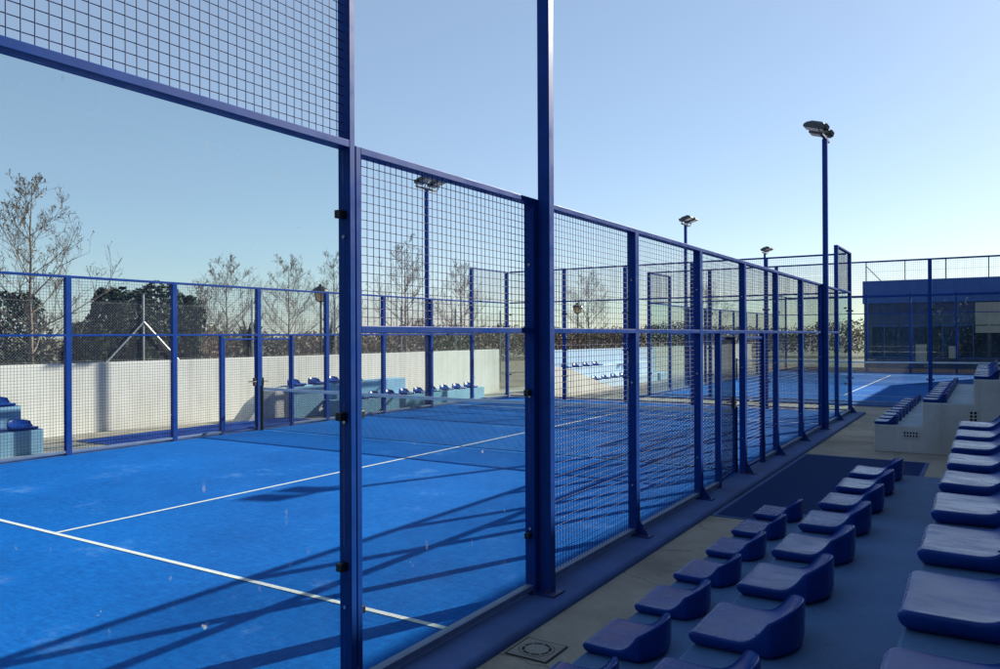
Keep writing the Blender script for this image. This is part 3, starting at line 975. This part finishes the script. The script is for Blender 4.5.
# ------------------------------------------------------------------ trees
def bare_tree(label, x, y, H, seed, leafy=1.0, spread=.36, tk=1.0):
    rnd = random.Random(seed)
    t = thing('plane_tree', label, 'tree', (x, y, GZ), 'bare plane trees beyond the wall')
    tr, br, lf = MB(), MB(), MB()
    pts = []
    n = 10
    px, py = x, y
    for i in range(n + 1):
        f = i / n
        pts.append(Vector((px, py, GZ - .05 + H * .93 * f)))
        px += rnd.uniform(-.05, .05) * H / 8; py += rnd.uniform(-.05, .05) * H / 8
    r0 = .0095 * H * tk + .01
    rads = [max(.006, r0 * (1 - .93 * i / n)) for i in range(n + 1)]
    cut = 4
    tr.tube(pts[:cut + 1], rads[:cut + 1], 8)
    br.tube(pts[cut:], rads[cut:], 6)
    def at(f):
        k = min(n - 1, int(f * n)); w = f * n - k
        return pts[k].lerp(pts[k + 1], w), rads[k] * (1 - w) + rads[k + 1] * w
    def leaf(p):
        s = rnd.uniform(.012, .025) * H / 6
        a = Vector((rnd.gauss(0, 1), rnd.gauss(0, 1), rnd.gauss(0, 1))).normalized() * s
        b = Vector((rnd.gauss(0, 1), rnd.gauss(0, 1), rnd.gauss(0, 1))).normalized() * s
        q = p + Vector((0, 0, -s))
        lf.quad(q - a, q - b, q + a, q + b)
    def grow(p, d, L, r, lev):
        k = 4
        q = [p]; dd = d.copy()
        for i in range(k):
            dd = (dd + Vector((rnd.uniform(-.16, .16), rnd.uniform(-.16, .16), rnd.uniform(-.02, .20)))).normalized()
            q.append(q[-1] + dd * L / k)
        rr = [max(.0028, r * (1 - .8 * i / k)) for i in range(k + 1)]
        br.tube(q, rr, 5 if lev == 0 else 4 if lev == 1 else 3, False)
        if lev < 3:
            m_ = (9, 5, 3)[lev]
            for j in range(m_):
                f = rnd.uniform(.25, 1.0)
                kk = min(k - 1, int(f * k)); w = f * k - kk
                pp = q[kk].lerp(q[kk + 1], w)
                side = Vector((rnd.gauss(0, 1), rnd.gauss(0, 1), rnd.gauss(.35, .6))).normalized()
                nd = (dd * .75 + side * .75).normalized()
                grow(pp, nd, L * rnd.uniform(.32, .52), max(.003, r * .45), lev + 1)
        if lev >= 2 and rnd.random() < .20 * leafy:
            leaf(q[-1])
        if lev == 3 and rnd.random() < .06 * leafy:
            leaf(q[2])
    nb = 22
    for i in range(nb):
        f = .27 + .68 * i / (nb - 1) + rnd.uniform(-.02, .02)
        p, r = at(min(.97, f))
        az = i * 2.4 + rnd.uniform(-.4, .4)
        up = .45 + .75 * (f - .27)
        d = Vector((math.cos(az), math.sin(az), up)).normalized()
        L = H * spread * (1.05 - .78 * abs(f - .38) / .6) * rnd.uniform(.8, 1.1)
        grow(p, d, L, max(.006, r * .5), 0)
    tr.build('trunk', M['bark'], t, smooth=True)
    c = br.build('crown', M['bark'], t)
    if lf.v:
        lf.build('dead_leaves', M['dead_leaf'], c)
    return t
bare_tree('tall bare plane tree with pale trunk and few dead leaves, left edge behind the wall', -16.2, 8.55, 6.2, 3, 1.3, .29)
bare_tree('bare plane tree standing directly left of the far double gate, behind the wall', -22.5, 19.1, 5.3, 11, 1.2, .34)
bare_tree('bare plane tree just left of the old lantern, above the far gate', -22, 21.9, 5.5, 12, 1.2, .36)
bare_tree('slim bare tree directly behind the old lantern', -27, 29.8, 6.9, 13, .6, .26)
bare_tree('bare tree seen through the near mesh panel, left of the twin floodlights', -22, 29.6, 7.2, 14, .8, .30)
bare_tree('bare tree right of the twin floodlights, low behind the mesh panel', -22, 34.4, 6.3, 15, .8, .34)
bare_tree('bare tree behind the second lantern, in the middle distance', -20, 46.8, 6.4, 16, .8, .36)
bare_tree('bare tree far off behind the second court near its light pole', -21, 76, 7.2, 17, .8, .40)
bare_tree('thin bare tree at the left end of the dark conifers', -21.5, 17.2, 4.2, 18, .6, .3)

def leaf_blob(mb, rnd, cx, cy, z0, h, r, n, size, prof, ph):
    for i in range(n):
        f = rnd.random() ** .9
        a = rnd.uniform(0, 2 * math.pi)
        k = noise.noise(Vector((math.cos(a) * 1.6 + ph, math.sin(a) * 1.6, f * 4.2 + ph)))
        rad = r * prof(f) * (.80 + .55 * k) * (1 - .55 * rnd.random() ** 2.2)
        p = Vector((cx + math.cos(a) * rad, cy + math.sin(a) * rad, z0 + h * f * (1 + .06 * k)))
        s = size * rnd.uniform(.5, 1.25)
        u = Vector((rnd.gauss(0, 1), rnd.gauss(0, 1), rnd.gauss(.5, 1))).normalized()
        v = u.orthogonal().normalized()
        v = (v * math.cos(i) + u.cross(v) * math.sin(i))
        w = u.cross(v)
        mb.quad(p - v * s * .5, p - w * s * .28, p + v * s * .5, p + w * s * .28)

def conifer(label, x, y, h, r, seed, slim=1.0):
    rnd = random.Random(seed)
    t = thing('cypress_tree', label, 'tree', (x, y, GZ), 'dark conifers behind the wall')
    m = MB(); m.tube([(x, y, GZ - .05), (x, y, h * .75)], [.09, .03], 7)
    m.build('trunk', M['trunk_dark'], t)
    m = MB()
    prof = lambda f: (min(1, .75 + f * 1.6)) * max(.05, 1 - max(0, (f - .84) / .18) ** 2.0) ** .6
    leaf_blob(m, rnd, x, y, .02, h, r, 6500, .13, prof, seed * 1.7)
    m.build('crown', M['conifer'], t)
conifer('dark conifer cut by the left edge of the picture', -18.6, 9.1, 3.1, 1.0, 31)
conifer('low dark conifer just right of the tall bare tree', -18.6, 11.2, 2.35, .62, 32)
conifer('slim dark conifer behind the fence post left of the brace', -18.9, 12.0, 3.35, .55, 33)
conifer('dark conifer left of the braced post', -19.2, 13.0, 3.35, .8, 34)
conifer('widest dark conifer, directly behind the braced post', -19.6, 14.1, 3.6, .95, 35)
conifer('dark conifer at the right end of the row behind the wall', -19.4, 15.0, 3.3, .55, 36)

# small palm like shrub
def palm(label, x, y, h, seed):
    rnd = random.Random(seed)
    t = thing('palm_shrub', label, 'shrub', (x, y, GZ))
    m = MB(); m.tube([(x, y, GZ - .03), (x, y, h * .62)], [.16, .12], 8); m.build('trunk', M['trunk_dark'], t)
    m = MB()
    for i in range(46):
        az = rnd.uniform(0, 6.28); el = rnd.uniform(-.2, 1.3); L = rnd.uniform(.7, 1.1) * h * .48
        p = Vector((x, y, h * .62)); d = Vector((math.cos(az) * math.cos(el), math.sin(az) * math.cos(el), math.sin(el)))
        for s in range(5):
            q = p + d * L / 5; sd_ = d.cross(Vector((0, 0, 1))).normalized() * (.10 * (1 - s / 5.5))
            m.quad(p - sd_, p + sd_, q + sd_ * .8, q - sd_ * .8)
            p = q; d = (d + Vector((0, 0, -.16))).normalized()
    m.build('crown', M['palm'], t)
palm('spiky palm like shrub behind the left leaf of the far double gate', -22, 19.7, 2.6, 5)
palm('spiky palm like shrub at the foot of the old lantern', -22, 24.3, 2.5, 6)

# far thicket: one mass closing the view behind everything
rnd = random.Random(99)
m = MB()
for i in range(60000):
    f = rnd.random()
    if f < .68:
        y = rnd.uniform(14, 88); x = -38 - rnd.random() * 8 + .07 * y
    else:
        x = rnd.uniform(-36, -3.6); y = 82 + rnd.random() * 10
    top = 1.45 + 1.1 * noise.noise(Vector((x * .11, y * .13, 3.3))) + .9 * noise.noise(Vector((x * .6, y * .6, 1.3))) + (y - 14) * .018
    z = top * rnd.random() ** .7
    s_ = rnd.uniform(.10, .28)
    u = Vector((rnd.gauss(0, 1), rnd.gauss(0, 1), rnd.gauss(0, 1))).normalized()
    v = u.orthogonal().normalized(); w = u.cross(v); p = Vector((x, y, z))
    m.quad(p - v * s_ * .6, p - w * s_ * .35, p + v * s_ * .6, p + w * s_ * .35)
tag(m.build('thicket', M['thicket']), 'far brownish thicket and scrub closing the view behind the walls', 'thicket', kind='stuff')

rnd = random.Random(41)  # unseen belt of trees, added for dark glass reflections and darker post faces
m = MB()
for i in range(26000):
    x = rnd.uniform(-46, 4.5); y = -13.5 - rnd.random() * 5
    top = 6.8 + 2.6 * noise.noise(Vector((x * .16, 2.2, 7.1))) + 1.2 * noise.noise(Vector((x * .6, y * .4, 4.4)))
    z = top * rnd.random() ** .8
    s_ = rnd.uniform(.25, .6)
    u = Vector((rnd.gauss(0, 1), rnd.gauss(0, 1), rnd.gauss(0, 1))).normalized()
    v = u.orthogonal().normalized(); w = u.cross(v); p = Vector((x, y, z))
    m.quad(p - v * s_ * .6, p - w * s_ * .4, p + v * s_ * .6, p + w * s_ * .4)
tag(m.build('added_tree_belt', M['conifer']), 'dense dark belt of trees added behind the viewer, to darken reflections and post faces', 'tree belt', kind='stuff')

# ------------------------------------------------------------------ lanterns
def lantern(label, x, y, h):
    t = thing('street_lantern', label, 'street lamp', (x, y, GZ), 'old style lanterns beyond the wall')
    m = MB(); m.tube([(x, y, GZ - .03), (x, y, .3), (x, y, .34), (x, y, .9), (x, y, .95), (x, y, h - .62)], [.10, .10, .06, .055, .04, .032], 10)
    m.build('pole', M['lantern_metal'], t)
    def fr(z0, z1, r0, r1):
        b = MB(); n = 0
        for z, r in ((z0, r0), (z1, r1)):
            for k in range(6):
                b.v.append((x + r * math.cos(k * math.pi / 3 + .3), y + r * math.sin(k * math.pi / 3 + .3), z))
        for k in range(6):
            b.f.append((k, (k + 1) % 6, 6 + (k + 1) % 6, 6 + k))
        b.f += [tuple(range(5, -1, -1)), tuple(range(6, 12))]
        return b
    fr(h - .62, h - .57, .05, .15).build('lantern_cup', M['lantern_metal'], t)
    gl = fr(h - .569, h - .25, .155, .24).build('lantern_glass', M['lantern_glass'], t)
    b = MB()
    for k in range(6):
        a = k * math.pi / 3 + .3
        b.tube([(x + .158 * math.cos(a), y + .158 * math.sin(a), h - .57), (x + .243 * math.cos(a), y + .243 * math.sin(a), h - .25)], .012, 4)
    b.build('glazing_bars', M['lantern_metal'], gl)
    b = MB(); b.tube([(x, y, h - .25), (x, y, h - .20), (x, y, h - .10), (x, y, h - .06), (x, y, h)], [.30, .27, .14, .06, .045], 12)
    b.build('lantern_roof', M['lantern_metal'], t)
lantern('old style black lantern with a pale glass head, behind the far gate', -16, 17.75, 3.72)
lantern('smaller, farther old style lantern, seen through the mesh beyond the end wall', -16, 37, 3.74)

# ------------------------------------------------------------------ blue building behind the second court
t = thing('blue_building', 'long flat roofed blue building with dark lower windows, behind the second court', 'building', (8, 54, GZ))
m = MB(); m.box(-3.35, 24, 50, 60, GZ - .03, 3.75); m.build('wall', M['building_low'], t)
m = MB(); m.box(-3.42, 24.1, 49.9, 60.1, 3.755, 5.12); m.build('roof_band', M['building_blue'], t, bevel=.03)
for i in range(10):
    x = -2.9 + i * 1.5
    pale = i in (4,)
    m = MB(); m.box(x, x + 1.3, 49.95, 50.02, .6, 2.4); w = m.build('window', M['window_dark'], t)
    m = MB(); m.box(x - .04, x + 1.34, 49.93, 49.949, .55, .6); m.box(x - .04, x + 1.34, 49.93, 49.949, 2.4, 2.45); m.box(x + .63, x + .67, 49.93, 49.949, .6, 2.4)
    m.build('window_frame', M['building_blue'], w)
m = MB(); m.box(2.35, 4.1, 49.93, 49.99, 2.0, 3.7); m.build('pale_patch', M['panel_pale'], t)  # pale patches set on the facade front as thin boxes
m = MB(); m.box(-.62, -.05, 49.92, 49.94, .35, 1.35); m.build('pale_patch', M['panel_pale'], t)
m = MB(); m.box(1.05, 1.5, 49.92, 49.94, .55, 1.25); m.build('pale_patch', M['panel_pale'], t)
t = thing('roof_fence', 'row of thin posts with one brace on the roof of the blue building', 'fence', (8, 50.6, 5.12))
for i in range(8):
    x = -3.3 + i * 2.1
    m = MB(); m.tube([(x, 50.6, 5.121), (x, 50.6, 6.3)], .03, 6); m.build('post', M['trunk_dark'], t)
m = MB(); m.tube([(-3.28, 50.6, 6.05), (-2.5, 50.6, 5.16)], .025, 6); m.build('brace', M['trunk_dark'], t)
m = MB(); m.tube([(-3.3, 50.6, 6.25), (11.4, 50.6, 6.25)], .006, 4); m.tube([(-3.3, 50.6, 5.7), (11.4, 50.6, 5.7)], .006, 4); m.build('wire', M['trunk_dark'], t)

# ------------------------------------------------------------------ unseen hall behind the stands, added to cast the shade on the seats
t = thing('added_shade_hall', 'long tall hall added out of view beside the seats, to shade the stands', 'building', (11, 5, GZ))
HX, HH, HY = 5.0, 7.25, 44.2
m = MB(); m.box(HX, 17, -40, HY, GZ - .03, HH - .2); m.build('wall', M['hall_wall'], t)
m = MB(); m.box(HX - .002, 17.05, -40.05, HY + .002, HH - .199, HH); m.build('roof', M['roof_grey'], t)
for i in range(13):
    y = -34 + i * 6
    m = MB(); m.box(HX - .03, HX + .05, y, y + 3, 4.3, 5.9); w = m.build('window', M['window_dark'], t)
    m = MB(); m.box(HX - .05, HX - .031, y - .05, y + 3.05, 4.24, 4.3); m.box(HX - .05, HX - .031, y - .05, y + 3.05, 5.9, 5.96); m.box(HX - .05, HX - .031, y + 1.47, y + 1.53, 4.3, 5.9)
    m.build('window_frame', M['panel_pale'], w)
